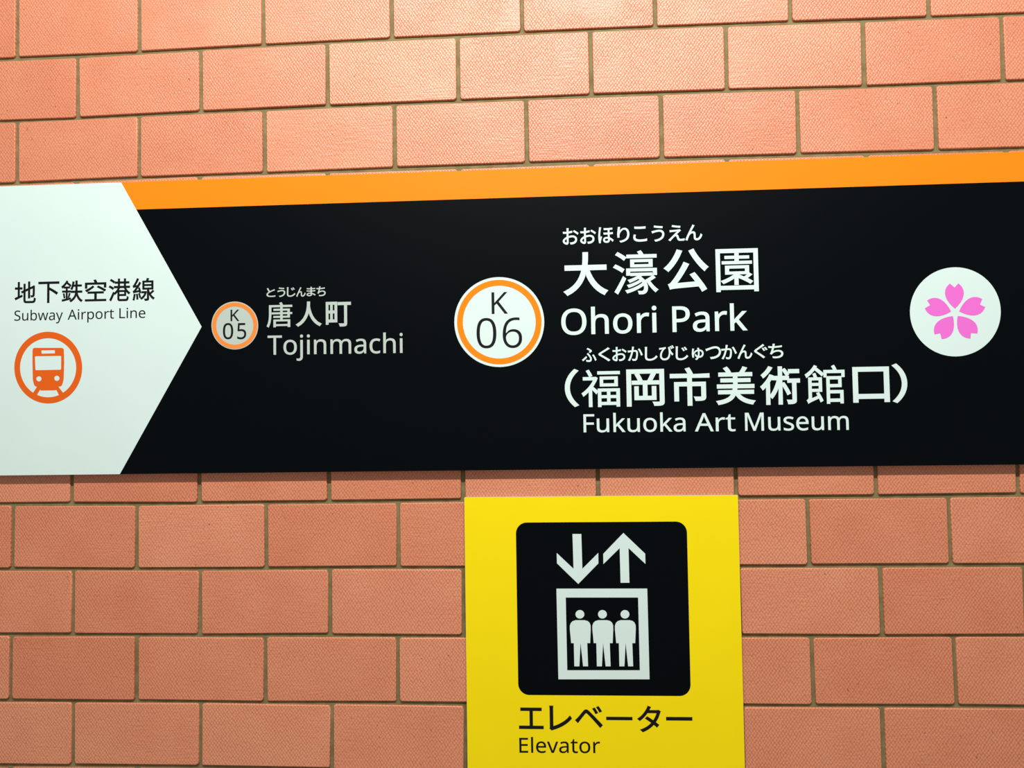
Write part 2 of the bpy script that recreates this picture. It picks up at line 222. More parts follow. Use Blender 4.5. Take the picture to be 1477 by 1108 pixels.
'タ': 'M536 785L445 814C439 788 422 753 413 735C366 644 264 494 92 387L159 335C271 412 360 510 424 600L762 600C742 518 691 410 626 323C556 372 481 420 415 458L361 403C425 363 501 311 573 259C483 162 355 70 186 18L258 -44C427 19 550 111 639 210C680 177 718 146 748 119L807 188L693 276C769 378 823 495 849 587C855 603 864 627 873 641L807 681C790 674 768 671 741 671L470 671L491 707C501 725 519 759 536 785',
'S': 'M247 -10C207 -10 170 -7 136 -1C102 5 74 13 51 24L51 110C75 99 105 90 141 81C176 72 213 68 251 68C304 68 345 78 372 99C398 120 412 148 412 183C412 206 407 226 397 242C387 258 370 273 346 286C321 300 287 314 244 330C183 352 137 379 107 411C76 443 60 487 60 542C60 580 70 612 89 640C108 667 135 687 170 702C204 717 243 724 288 724C327 724 363 720 396 713C429 706 458 696 485 684L457 607C432 618 405 627 376 634C347 641 317 645 286 645C241 645 208 636 185 617C162 598 151 572 151 541C151 517 156 497 166 481C176 465 192 451 215 438C238 425 268 411 307 397C349 382 384 365 414 347C443 330 464 309 479 284C494 259 502 228 502 191C502 128 479 78 433 43C387 8 325 -10 247 -10',
'u': 'M274 -10C209 -10 161 5 128 36C95 67 79 117 79 185L79 536L168 536L168 191C168 106 208 63 287 63C346 63 388 80 411 113C433 146 445 194 445 257L445 536L533 536L533 0L461 0L448 71L444 71C427 43 403 23 372 9C341 -4 309 -10 274 -10',
'b': 'M339 -10C297 -10 263 -2 236 13C209 28 188 47 173 68L166 68L148 0L85 0L85 760L173 760L173 575L172 512L168 465L173 465C188 488 209 507 236 522C263 537 297 545 339 545C406 545 459 522 500 476C540 429 560 360 560 268C560 176 540 107 499 60C458 13 405 -10 339 -10ZM326 63C374 63 410 81 433 116C457 151 469 202 469 269C469 404 421 472 324 472C267 472 228 456 206 423C184 390 173 340 173 271L173 267C173 201 184 151 205 115C227 81 267 63 326 63',
'w': 'M158 1L11 537L102 537L176 251L197 164L211 91L215 91L225 133L237 186L251 235L346 537L442 537L534 235L555 161C562 134 567 111 570 92L574 92C576 109 581 132 587 161L610 251L685 537L775 537L626 1L523 1L431 303L408 383L394 445L390 445L377 383C371 357 363 330 354 302L258 1',
'a': 'M215 -10C166 -10 126 3 94 29C62 54 46 94 46 149C46 202 67 244 109 273C151 302 216 317 303 320L394 323L394 355C394 400 384 431 365 448C346 465 318 474 283 474C255 474 228 470 203 462C178 453 154 444 132 433L105 499C128 512 156 522 188 532C220 541 253 545 288 545C353 545 402 531 433 502C464 473 480 428 480 365L480 0L416 0L399 76L395 76C372 47 347 25 322 11C296 -3 260 -10 215 -10ZM235 61C280 61 318 74 348 99C378 123 393 162 393 214L393 262L314 259C247 256 201 246 176 227C150 208 137 182 137 148C137 118 146 96 165 82C183 68 206 61 235 61',
'y': 'M84 -240L42 -238L11 -232L11 -162L37 -166L70 -168C101 -168 125 -159 144 -142C163 -125 178 -102 189 -73L217 -2L1 536L95 536L211 231L238 155C246 130 252 107 256 85L260 85L278 151L306 232L415 536L510 536L279 -74C260 -125 236 -165 206 -195C177 -225 136 -240 84 -240',
'A': 'M0 0L279 717L360 717L638 0L545 0L459 221L176 221L91 0ZM206 301L432 301L352 517L342 546L328 590L318 624L302 563L287 517',
'i': 'M130 625C115 625 103 630 93 639C83 648 78 662 78 681C78 700 83 714 93 723C103 732 115 737 130 737C143 737 155 732 166 723C176 714 181 700 181 681C181 662 176 648 166 639C155 630 143 625 130 625ZM85 0L85 536L173 536L173 0',
'r': 'M85 0L85 536L157 536L167 438L171 438C188 467 211 493 238 514C265 535 298 546 335 546L368 545L398 540L387 459L359 464L329 466C302 466 276 459 252 444C228 429 209 408 194 381C180 353 173 322 173 286L173 0',
'p': 'M85 -240L85 536L157 536L169 463L173 463C189 486 210 506 236 522C262 538 297 546 340 546C406 546 459 523 500 477C540 431 560 362 560 269C560 178 540 108 500 61C459 14 406 -10 339 -10C298 -10 263 -2 237 14C209 29 188 47 173 68L167 68L171 25L173 -20L173 -240ZM326 63C359 63 386 72 406 90C428 108 443 133 454 164C464 194 469 230 469 270C469 331 457 380 433 417C410 454 373 472 324 472C269 472 231 457 209 426C186 395 174 349 173 286L173 269C173 203 184 152 205 117C227 81 267 63 326 63',
'o': 'M301 -10C254 -10 212 1 175 22C137 44 108 76 87 117C66 159 55 210 55 269C55 358 77 426 122 474C167 522 227 546 304 546C353 546 395 535 432 513C470 492 499 461 520 420C541 379 551 328 551 269C551 180 528 112 484 63C439 14 378 -10 301 -10ZM303 63C357 63 397 82 422 119C447 155 460 206 460 269C460 332 447 382 422 418C397 454 357 472 302 472C247 472 208 454 183 418C158 382 146 332 146 269C146 206 159 155 184 119C209 82 248 63 303 63',
't': 'M249 -10C221 -10 195 -5 172 4C148 14 129 31 114 55C99 79 92 113 92 156L92 468L16 468L16 510L93 545L128 659L180 659L180 536L335 536L335 468L180 468L180 158C180 125 188 101 204 86C219 70 239 62 264 62L305 66L339 73L339 6C330 1 316 -2 299 -5C282 -9 265 -10 249 -10',
'L': 'M97 0L97 714L187 714L187 80L499 80L499 0',
'n': 'M85 0L85 536L156 536L169 463L174 463C191 491 215 512 246 526C277 539 309 546 343 546C407 546 455 530 488 500C521 468 537 418 537 349L537 0L450 0L450 343C450 429 410 472 330 472C271 472 230 455 207 422C184 389 173 341 173 278L173 0',
'e': 'M313 -10C262 -10 218 0 178 21C139 42 109 73 88 113C66 155 55 205 55 264C55 323 65 373 85 415C104 457 132 489 168 512C203 535 245 546 292 546C338 546 378 536 411 516C443 496 469 468 487 431C504 395 513 353 513 304L513 251L146 251C147 190 163 144 193 113C222 81 264 65 317 65C351 65 381 68 407 75C434 81 461 90 489 102L489 25C462 13 435 4 408 -2C381 -7 350 -10 313 -10ZM148 321L421 321C421 366 411 403 390 431C369 460 336 474 291 474C249 474 216 460 192 433C167 407 153 369 148 321',
'K': 'M97 0L97 714L187 714L187 362L249 430L310 498L503 714L608 714L325 403L619 0L513 0L260 341L187 277L187 0',
'0': 'M285 -10C204 -10 145 23 107 88C68 153 49 243 49 358C49 435 57 501 73 556C88 611 113 652 148 682C183 711 228 725 285 725C365 725 425 693 464 628C503 564 523 474 523 358C523 281 515 216 499 161C483 105 458 63 423 34C388 5 342 -10 285 -10ZM285 65C338 65 376 89 399 137C422 186 434 259 434 358C434 455 422 528 399 577C376 626 338 650 285 650C231 650 193 626 171 577C148 528 137 455 137 358C137 260 148 187 171 138C193 89 231 65 285 65',
'5': 'M248 -10C211 -10 177 -7 145 0C112 7 85 16 63 29L63 112C87 97 116 86 151 78C185 69 218 65 249 65C302 65 344 78 376 103C409 127 425 166 425 219C425 266 411 301 382 327C353 352 308 364 246 364C227 364 206 362 182 359L124 349L80 377L107 714L465 714L465 634L182 634L165 427L211 434C230 437 252 438 275 438C348 438 407 420 450 383C493 346 515 295 515 228C515 154 492 96 445 53C397 11 332 -10 248 -10',
'6': 'M298 -10C253 -10 212 1 175 24C138 47 109 81 88 128C66 175 55 234 55 305C55 356 60 407 69 456C78 506 94 551 117 592C141 632 174 664 217 688C260 712 315 724 382 724L429 722C446 721 459 718 470 715L470 640C458 644 445 647 430 649L384 652C338 652 300 644 269 629C238 614 214 593 197 566C179 539 166 509 158 474C150 439 145 402 143 363L149 363C164 386 186 406 213 423C240 439 275 447 318 447C380 447 430 428 468 390C506 353 525 299 525 230C525 155 504 97 463 54C422 11 367 -10 298 -10ZM297 64C339 64 373 78 399 105C425 131 438 173 438 230C438 275 427 311 404 338C381 365 346 378 300 378C269 378 241 372 218 359C195 346 177 329 164 309C151 289 144 268 144 247C144 218 150 190 161 162C172 133 189 110 212 92C235 73 263 64 297 64',
'T': 'M233 0L233 635L10 635L10 714L545 714L545 635L323 635L323 0',
'j': 'M130 625C115 625 103 630 93 639C83 648 78 662 78 681C78 700 83 714 93 723C103 732 115 737 130 737C143 737 155 732 166 723C176 714 181 700 181 681C181 662 176 648 166 639C155 630 143 625 130 625ZM22 -240C5 -240 -9 -239 -22 -237L-55 -228L-55 -157L-24 -164L11 -167C32 -167 50 -161 64 -149C78 -138 85 -116 85 -83L85 536L173 536L173 -80C173 -130 161 -169 137 -197C113 -226 75 -240 22 -240',
'm': 'M85 0L85 536L156 536L169 463L174 463C191 491 213 512 242 526C270 539 300 546 332 546C416 546 471 516 496 456L501 456C519 487 543 509 575 524C606 539 638 546 673 546C734 546 779 530 809 500C839 469 854 418 854 349L854 0L767 0L767 345C767 430 731 472 658 472C606 472 569 457 546 427C524 397 513 353 513 296L513 0L426 0L426 345C426 430 389 472 316 472C262 472 225 455 204 422C183 389 173 341 173 278L173 0',
'c': 'M300 -10C253 -10 210 0 174 19C137 38 107 68 87 109C66 150 55 202 55 265C55 331 66 385 88 426C110 467 140 498 178 517C215 536 258 546 306 546C333 546 360 543 385 537C410 532 431 525 447 517L420 444L364 461C343 466 323 469 304 469C199 469 146 401 146 266C146 201 159 152 184 117C210 83 248 66 299 66C328 66 354 69 376 75C399 81 419 88 438 97L438 19C420 10 400 3 379 -2C357 -8 331 -10 300 -10',
'h': 'M85 0L85 760L173 760L173 537C173 510 171 485 168 462L174 462C191 489 215 510 245 524C274 538 306 545 341 545C406 545 455 529 488 498C521 467 537 418 537 349L537 0L450 0L450 343C450 429 410 472 330 472C270 472 229 455 206 422C184 388 173 340 173 277L173 0',
'O': 'M391 -10C317 -10 255 5 206 36C158 67 121 110 97 165C73 220 61 285 61 359C61 432 73 496 97 551C121 606 158 648 206 679C256 710 317 725 392 725C463 725 523 710 572 680C621 649 658 607 683 552C707 497 720 432 720 358C720 284 707 220 683 165C658 109 621 67 572 36C523 5 463 -10 391 -10ZM391 68C472 68 532 94 569 145C606 197 625 268 625 358C625 448 606 518 569 569C532 620 473 646 392 646C311 646 252 620 213 569C175 518 156 448 156 358C156 268 175 197 213 145C251 94 310 68 391 68',
'P': 'M97 0L97 714L286 714C379 714 447 696 490 659C533 622 554 571 554 504C554 465 545 428 528 393C510 359 480 331 439 310C397 289 340 278 269 278L187 278L187 0ZM187 355L259 355C327 355 378 366 411 388C444 410 461 447 461 500C461 546 446 580 417 603C388 626 341 637 278 637L187 637',
'k': 'M85 0L85 760L172 760L172 363L171 321L168 276L172 276L190 299L214 330L236 355L407 536L510 536L293 307L525 0L419 0L233 250L172 197L172 0',
'F': 'M97 0L97 714L496 714L496 635L187 635L187 382L477 382L477 303L187 303L187 0',
'M': 'M97 0L97 714L230 714L450 129L454 129L678 714L810 714L810 0L721 0L721 439L723 542L728 625L724 625L486 0L412 0L177 626L173 626L178 543L180 433L180 0',
's': 'M220 -10C183 -10 151 -7 123 -1C97 5 73 13 52 24L52 104C73 93 99 83 129 75C160 66 191 61 222 61C267 61 299 68 319 83C339 97 349 116 349 140C349 153 345 165 338 176C331 187 318 197 299 208C280 219 252 230 217 244C182 257 153 271 128 284C103 297 84 313 71 332C58 351 51 375 51 404C51 449 70 484 107 509C143 534 192 546 252 546C285 546 315 543 343 536C372 530 398 521 423 510L393 440C370 449 347 457 322 464C297 471 272 474 246 474C210 474 183 468 164 456C145 445 135 429 135 409C135 394 139 382 148 372C157 361 171 351 192 342C212 332 239 320 273 307C307 294 336 281 360 267C384 254 402 238 415 219C428 200 434 177 434 148C434 96 415 57 376 30C337 3 285 -10 220 -10',
'E': 'M97 0L97 714L496 714L496 635L187 635L187 412L478 412L478 334L187 334L187 79L496 79L496 0',
'l': 'M85 0L85 760L173 760L173 0',
'v': 'M203 0L0 536L94 536L208 220L225 171L241 119L251 78L255 78L266 120L283 172L300 220L414 536L508 536L304 0',
}
ADV = {'S': 549, 'u': 618, 'b': 615, 'w': 786, 'a': 561, 'y': 510, 'A': 639, 'i': 258, 'r': 413, 'p': 615, 'o': 605, 't': 361, 'L': 524, 'n': 618, 'e': 564, 'K': 619, '0': 572, '5': 572, '6': 572, 'T': 556, 'j': 258, 'm': 935, 'c': 480, 'h': 618, 'O': 781, 'P': 605, 'k': 534, 'F': 519, 'M': 907, 's': 479, 'E': 556, 'l': 258, 'v': 508}

def flatten(path, n=7):
    polys = []
    for part in path.split('Z'):
        cur = None; poly = []
        for cmd, args in re.findall(r'([MLC])([-\d ]+)', part):
            v = [float(t) for t in args.split()]
            if cmd in 'ML':
                cur = Vector(v); poly.append(cur)
            else:
                a, b, c = Vector(v[0:2]), Vector(v[2:4]), Vector(v[4:6])
                for k in range(1, n + 1):
                    t = k / n
                    poly.append(cur * (1 - t) ** 3 + a * 3 * t * (1 - t) ** 2 + b * 3 * t * t * (1 - t) + c * t ** 3)
                cur = c
        q = []
        for p in poly:
            if not q or (p - q[-1]).length > 1.0: q.append(p)
        if len(q) > 1 and (q[0] - q[-1]).length < 1.0: q.pop()
        if len(q) > 2: polys.append(q)
    return polys

def area(p):
    return sum(p[i - 1].x * p[i].y - p[i].x * p[i - 1].y for i in range(len(p))) / 2

def inside(pt, poly):
    r = False
    for i in range(len(poly)):
        a, b = poly[i - 1], poly[i]
        if (a.y > pt.y) != (b.y > pt.y) and pt.x < (b.x - a.x) * (pt.y - a.y) / (b.y - a.y) + a.x:
            r = not r
    return r

def embolden(polys, d):
    """outer outlines counter-clockwise, holes clockwise, every edge moved outwards by d"""
    out = []
    for k, p in enumerate(polys):
        hole = sum(inside(p[0], q) for j, q in enumerate(polys) if j != k) % 2
        if (area(p) > 0) == bool(hole): p = p[::-1]
        N = len(p); r = []
        for i in range(N):
            e1 = (p[i] - p[i - 1]).normalized(); e2 = (p[(i + 1) % N] - p[i]).normalized()
            n1 = Vector((e1.y, -e1.x)); n2 = Vector((e2.y, -e2.x))
            b = n1 + n2
            if b.length < 0.3:
                r.append(p[i] + n1 * d); r.append(p[i] + n2 * d); continue
            b.normalize(); c = max(b.dot(n1), 0.5)
            r.append(p[i] + b * (d / c))
        out.append(r)
    return out

def ink(polys):
    xs = [v.x for p in polys for v in p]; ys = [v.y for p in polys for v in p]
    return min(xs), min(ys), max(xs), max(ys)

def boxed(spec, s, ox, oy, depth, bold):
    """Japanese characters set one by one into measured ink boxes (photograph pixels)"""
    out = []
    for ch, x0, x1, y0, y1 in spec:
        X0, X1, Y0, Y1 = ox + x0 / s, ox + x1 / s, oy + y0 / s, oy + y1 / s
        cx, cy = (X0 + X1) / 2, (Y0 + Y1) / 2
        c = on_plane(cx, cy, depth)
        w = (on_plane(X1, cy, depth) - on_plane(X0, cy, depth)).length
        h = (on_plane(cx, Y1, depth) - on_plane(cx, Y0, depth)).length
        if ch == 'エ':
            a = h * 0.155
            x0_, x1_, zt, zb, q = c.x - w / 2, c.x + w / 2, c.y + h / 2, c.y - h / 2, w * 0.068
            out.append([(x0_, zb), (x1_, zb), (x1_, zb + a), (c.x + q, zb + a), (c.x + q, zt - a), (x1_ - w * 0.07, zt - a),
                        (x1_ - w * 0.07, zt), (x0_ + w * 0.06, zt), (x0_ + w * 0.06, zt - a), (c.x - q, zt - a), (c.x - q, zb + a), (x0_, zb + a)])
            continue
        if ch == 'ー':
            hh = h / 2 * 0.86
            out.append([(c.x - w / 2, c.y - hh), (c.x + w / 2, c.y - hh), (c.x + w / 2, c.y + hh), (c.x - w / 2, c.y + hh)])
            continue
        polys = embolden(flatten(GLYPHS[ch]), bold * (0.45 if ch in '濠園館福唐' else 1.0))
        a, b, cc, d = ink(polys)
        for p in polys:
            out.append([(c.x + (v.x - (a + cc) / 2) * w / (cc - a), c.y + (v.y - (b + d) / 2) * h / (d - b)) for v in p])
    return out

def word(text, s, ox, oy, x0, yb0, x1, yb1, cap, depth, bold, capu=714):
    """Latin word fitted between its left and right ink ends on its baseline; cap = capital height in pixels of the crop"""
    P0 = on_plane(ox + x0 / s, oy + yb0 / s, depth); P1 = on_plane(ox + x1 / s, oy + yb1 / s, depth)
    mx, my = ox + (x0 + x1) / 2 / s, oy + (yb0 + yb1) / 2 / s
    H = (on_plane(mx, my - cap / s, depth) - on_plane(mx, my, depth)).length
    polys = []; pen = 0
    for ch in text:
        if ch != ' ':
            for p in embolden(flatten(GLYPHS[ch]), bold):
                polys.append([v + Vector((pen, 0)) for v in p])
        pen += ADV.get(ch, 260)
    a, b, c, d = ink(polys)
    ux = (P1 - P0) / (c - a)
    k = H / (capu + 2 * bold)
    return [[(P0.x + ux.x * (v.x - a), P0.y + ux.y * (v.x - a) + k * (v.y + bold)) for v in p] for p in polys]

# ------------------------------------------------------------------ materials
def new_mat(name):
    m = bpy.data.materials.new(name)
    m.use_nodes = True
    return m, m.node_tree, m.node_tree.nodes['Principled BSDF']

def N(nt, kind, **kw):
    n = nt.nodes.new(kind)
    for k, v in kw.items():
        setattr(n, k, v)
    return n

def math_node(nt, op, a, b=None, c=None):
    n = N(nt, 'ShaderNodeMath', operation=op)
    for i, v in enumerate((a, b, c)):
        if v is None: continue
        if isinstance(v, (int, float)): n.inputs[i].default_value = v
        else: nt.links.new(v, n.inputs[i])
    return n.outputs[0]

def sheet_mat(name, col, rough=0.35, spec=0.14, var=0.03):
    """printed vinyl sheet: plain colour with a faint mottling"""
    m, nt, b = new_mat(name)
    tc = N(nt, 'ShaderNodeTexCoord')
    no = N(nt, 'ShaderNodeTexNoise'); no.inputs['Scale'].default_value = 9.0; no.inputs['Detail'].default_value = 4.0
    nt.links.new(tc.outputs['Object'], no.inputs['Vector'])
    mix = N(nt, 'ShaderNodeMix', data_type='RGBA')
    mix.inputs[6].default_value = (*[c * (1 - var) for c in col], 1)
    mix.inputs[7].default_value = (*[min(1, c * (1 + var)) for c in col], 1)
    nt.links.new(no.outputs['Fac'], mix.inputs[0])
    nt.links.new(mix.outputs[2], b.inputs['Base Color'])
    b.inputs['Roughness'].default_value = rough
    b.inputs['Specular IOR Level'].default_value = spec
    return m

M_WHITE = sheet_mat('white_vinyl', (0.665, 0.80, 0.775), 0.45)
M_GREY = sheet_mat('pale_grey_vinyl', (0.47, 0.545, 0.50), 0.45)
M_BLACK = sheet_mat('black_vinyl', (0.0008, 0.0018, 0.0028), 0.38, 0.08, 0.1)
M_INK = sheet_mat('black_print', (0.004, 0.004, 0.006), 0.5, 0.2)
M_STRIPE = sheet_mat('orange_vinyl', (0.95, 0.235, 0.006), 0.42)
M_RING = sheet_mat('orange_ring_print', (0.84, 0.25, 0.045), 0.45)
M_TRAIN = sheet_mat('deep_orange_print', (0.74, 0.115, 0.008), 0.5)
M_PINK = sheet_mat('pink_print', (0.80, 0.155, 0.62), 0.5)
M_YELLOW = sheet_mat('yellow_vinyl', (0.93, 0.72, 0.004), 0.42)
M_EDGE = sheet_mat('aluminium_edge', (0.42, 0.42, 0.40), 0.5)

def brick_mat():
    m, nt, b = new_mat('glazed_salmon_brick')
    L = nt.links.new
    tc = N(nt, 'ShaderNodeTexCoord'); oi = N(nt, 'ShaderNodeObjectInfo')
    sep = N(nt, 'ShaderNodeSeparateXYZ'); L(tc.outputs['Object'], sep.inputs[0])
    # every brick its own patch of noise
    off = N(nt, 'ShaderNodeCombineXYZ'); L(math_node(nt, 'MULTIPLY', oi.outputs['Random'], 37.0), off.inputs[0]); L(math_node(nt, 'MULTIPLY', oi.outputs['Random'], 91.0), off.inputs[1])
    add = N(nt, 'ShaderNodeVectorMath', operation='ADD'); L(tc.outputs['Object'], add.inputs[0]); L(off.outputs[0], add.inputs[1])
    P = add.outputs[0]
    def noise(scale, detail=2.0, vec=P):
        n = N(nt, 'ShaderNodeTexNoise'); n.inputs['Scale'].default_value = scale; n.inputs['Detail'].default_value = detail
        L(vec, n.inputs['Vector']); return n.outputs['Fac']
    # embossed rows of little scales, slightly wandering
    wob = noise(38.0, 1.0); wob2 = noise(120.0, 1.0)
    dx = math_node(nt, 'MULTIPLY', math_node(nt, 'SUBTRACT', wob2, 0.5), 0.0035)
    dz = math_node(nt, 'MULTIPLY', math_node(nt, 'SUBTRACT', wob, 0.5), 0.0055)
    x = math_node(nt, 'DIVIDE', math_node(nt, 'ADD', sep.outputs[0], dx), 0.0055)
    z = math_node(nt, 'DIVIDE', math_node(nt, 'ADD', sep.outputs[2], dz), 0.0078)
    x = math_node(nt, 'ADD', x, math_node(nt, 'MULTIPLY', oi.outputs['Random'], 53.0))
    cell = N(nt, 'ShaderNodeCombineXYZ')           # a lattice turned by 45 degrees: staggered rows
    L(math_node(nt, 'ADD', x, z), cell.inputs[0]); L(math_node(nt, 'SUBTRACT', x, z), cell.inputs[1])
    vor = N(nt, 'ShaderNodeTexVoronoi', voronoi_dimensions='2D'); vor.inputs['Scale'].default_value = 1.0; vor.inputs['Randomness'].default_value = 0.2
    L(cell.outputs[0], vor.inputs['Vector'])
    d2 = math_node(nt, 'MULTIPLY', vor.outputs['Distance'], vor.outputs['Distance'])
    scale_h = math_node(nt, 'SUBTRACT', 1.0, math_node(nt, 'MULTIPLY', d2, 3.2))
    # horizontal drag lines over part of the bricks
    mp = N(nt, 'ShaderNodeMapping'); mp.inputs['Scale'].default_value = (45, 45, 330); L(P, mp.inputs[0])
    streak = noise(1.0, 2.0, mp.outputs[0])
    patch = noise(9.0, 2.0)
    mr = N(nt, 'ShaderNodeMapRange'); mr.inputs['From Min'].default_value = 0.45; mr.inputs['From Max'].default_value = 0.62
    L(patch, mr.inputs['Value'])
    mask = mr.outputs[0]
    fine = noise(900.0, 2.0)
    h = math_node(nt, 'MULTIPLY', scale_h, math_node(nt, 'SUBTRACT', 1.3, math_node(nt, 'MULTIPLY', mask, 0.6)))
    h = math_node(nt, 'ADD', h, math_node(nt, 'MULTIPLY', streak, math_node(nt, 'ADD', 0.5, math_node(nt, 'MULTIPLY', mask, 1.8))))
    h = math_node(nt, 'ADD', h, math_node(nt, 'MULTIPLY', fine, 0.5))
    bump = N(nt, 'ShaderNodeBump'); bump.inputs['Strength'].default_value = 1.0; bump.inputs['Distance'].default_value = 0.00028
    L(h, bump.inputs['Height']); L(bump.outputs[0], b.inputs['Normal'])
    # colour
    cr = N(nt, 'ShaderNodeValToRGB')
    cr.color_ramp.elements[0].position = 0.2; cr.color_ramp.elements[0].color = (0.66, 0.205, 0.105, 1)
    cr.color_ramp.elements[1].position = 0.8; cr.color_ramp.elements[1].color = (0.77, 0.295, 0.165, 1)
    tone = math_node(nt, 'ADD', math_node(nt, 'MULTIPLY', noise(14.0, 4.0), 0.6), math_node(nt, 'MULTIPLY', oi.outputs['Random'], 0.4))
    L(tone, cr.inputs[0])
    low = N(nt, 'ShaderNodeMapRange'); low.inputs['From Min'].default_value = 0.0; low.inputs['From Max'].default_value = 1.0
    low.inputs['To Min'].default_value = 0.76; low.inputs['To Max'].default_value = 1.10
    L(scale_h, low.inputs['Value'])
    spk = N(nt, 'ShaderNodeMapRange'); spk.inputs['From Min'].default_value = 0.76; spk.inputs['From Max'].default_value = 0.80
    spk.inputs['To Min'].default_value = 1.0; spk.inputs['To Max'].default_value = 0.45
    L(noise(170.0, 1.0), spk.inputs['Value'])
    vm = N(nt, 'ShaderNodeVectorMath', operation='SCALE'); L(cr.outputs[0], vm.inputs[0])
    L(math_node(nt, 'MULTIPLY', low.outputs[0], spk.outputs[0]), vm.inputs['Scale'])
    L(vm.outputs[0], b.inputs['Base Color'])
    b.inputs['Roughness'].default_value = 0.38
    b.inputs['Specular IOR Level'].default_value = 0.60
    return m
M_BRICK = brick_mat()

def mortar_mat():
    m, nt, b = new_mat('olive_mortar')
    tc = N(nt, 'ShaderNodeTexCoord')
    no = N(nt, 'ShaderNodeTexNoise'); no.inputs['Scale'].default_value = 60.0; no.inputs['Detail'].default_value = 6.0
    nt.links.new(tc.outputs['Object'], no.inputs['Vector'])
    cr = N(nt, 'ShaderNodeValToRGB')
    cr.color_ramp.elements[0].position = 0.3; cr.color_ramp.elements[0].color = (0.155, 0.120, 0.045, 1)
    cr.color_ramp.elements[1].position = 0.7; cr.color_ramp.elements[1].color = (0.235, 0.195, 0.085, 1)
    nt.links.new(no.outputs['Fac'], cr.inputs[0]); nt.links.new(cr.outputs[0], b.inputs['Base Color'])
    bump = N(nt, 'ShaderNodeBump'); bump.inputs['Distance'].default_value = 0.0006
    nt.links.new(no.outputs['Fac'], bump.inputs['Height']); nt.links.new(bump.outputs[0], b.inputs['Normal'])
    b.inputs['Roughness'].default_value = 0.9
    return m
M_MORTAR = mortar_mat()

def floor_mat():
    m, nt, b = new_mat('grey_terrazzo')
    tc = N(nt, 'ShaderNodeTexCoord')
    v = N(nt, 'ShaderNodeTexVoronoi'); v.inputs['Scale'].default_value = 90.0
    nt.links.new(tc.outputs['Object'], v.inputs['Vector'])
    cr = N(nt, 'ShaderNodeValToRGB')
    cr.color_ramp.elements[0].color = (0.22, 0.22, 0.21, 1); cr.color_ramp.elements[1].color = (0.42, 0.41, 0.38, 1)
    nt.links.new(v.outputs['Color'], cr.inputs[0]); nt.links.new(cr.outputs[0], b.inputs['Base Color'])
    b.inputs['Roughness'].default_value = 0.4
    return m

# ------------------------------------------------------------------ the wall: mortar bed and bricks
PITCH, ROW = 0.23, 0.115
GAPX, GAPZ = 0.0066, 0.0062
RECESS = 0.0041
def box_mesh(name, x0, x1, y0, y1, z0, z1):
    bm = bmesh.new()
    bmesh.ops.create_cube(bm, size=1.0)
    for v in bm.verts:
        v.co = ((x0 + x1) / 2 + v.co.x * (x1 - x0), (y0 + y1) / 2 + v.co.y * (y1 - y0), (z0 + z1) / 2 + v.co.z * (z1 - z0))
    me = bpy.data.meshes.new(name); bm.to_mesh(me); bm.free()
    return me

X0W, X1W, ZTOP = -1.95, 3.80, Z0 + 8 * ROW
wall = link('wall_back', box_mesh('wall_back', X0W, X1W, RECESS, 0.15, 0.0, ZTOP), M_MORTAR)
tag(wall, 'wall of salmon glazed bricks in running bond with olive mortar', kind='structure')
floor = link('floor', box_mesh('floor', X0W, X1W, -3.2, RECESS, -0.1, 0.0), floor_mat())
tag(floor, 'grey speckled floor below the brick wall', kind='structure')

BW0, BH0 = PITCH - GAPX, ROW - GAPZ
def brick_ring(w, h, r, y, n=3):
    return [(x, y, z) for x, z in round_rect(-w / 2, -h / 2, w / 2, h / 2, r, n)]
def brick_geometry(seed):
    rnd = random.Random(seed)
    bev = 0.0013
    rings = [brick_ring(BW0, BH0, 0.0040, RECESS + 0.0004), brick_ring(BW0, BH0, 0.0040, 0.0013),
             brick_ring(BW0 - bev * 0.7, BH0 - bev * 0.7, 0.0038, 0.00035), brick_ring(BW0 - 2 * bev, BH0 - 2 * bev, 0.0034, 0.0)]
    # hand-made outline: the edges wander a fraction of a millimetre
    n = len(rings[0])
    wob = [(rnd.uniform(-1, 1) * 0.0005, rnd.uniform(-1, 1) * 0.0005) for _ in range(n)]
    verts = [(x + wob[i][0], y, z + wob[i][1]) for rg in rings for i, (x, y, z) in enumerate(rg)]
    faces = []
    for k in range(3):
        for i in range(n):
            j = (i + 1) % n
            faces.append((k * n + i, (k + 1) * n + i, (k + 1) * n + j, k * n + j))
    faces.append(tuple(3 * n + i for i in range(n))[::-1])
    return verts, faces
def brick_mesh(seed):
    v, f = brick_geometry(seed)
    me = bpy.data.meshes.new('brick'); me.from_pydata(v, [], f)
    for p in me.polygons: p.use_smooth = len(p.vertices) == 4
    me.materials.append(M_BRICK)
    bm = bmesh.new(); bm.from_mesh(me); bmesh.ops.recalc_face_normals(bm, faces=bm.faces)
    # open at the back: make sure the front face looks out of the wall (-y)
    fr = max(bm.faces, key=lambda q: len(q.verts))
    if fr.normal.y > 0: bmesh.ops.reverse_faces(bm, faces=bm.faces)
    bm.to_mesh(me); bm.free()
    return me
BRICKS = [brick_mesh(s) for s in range(5)]

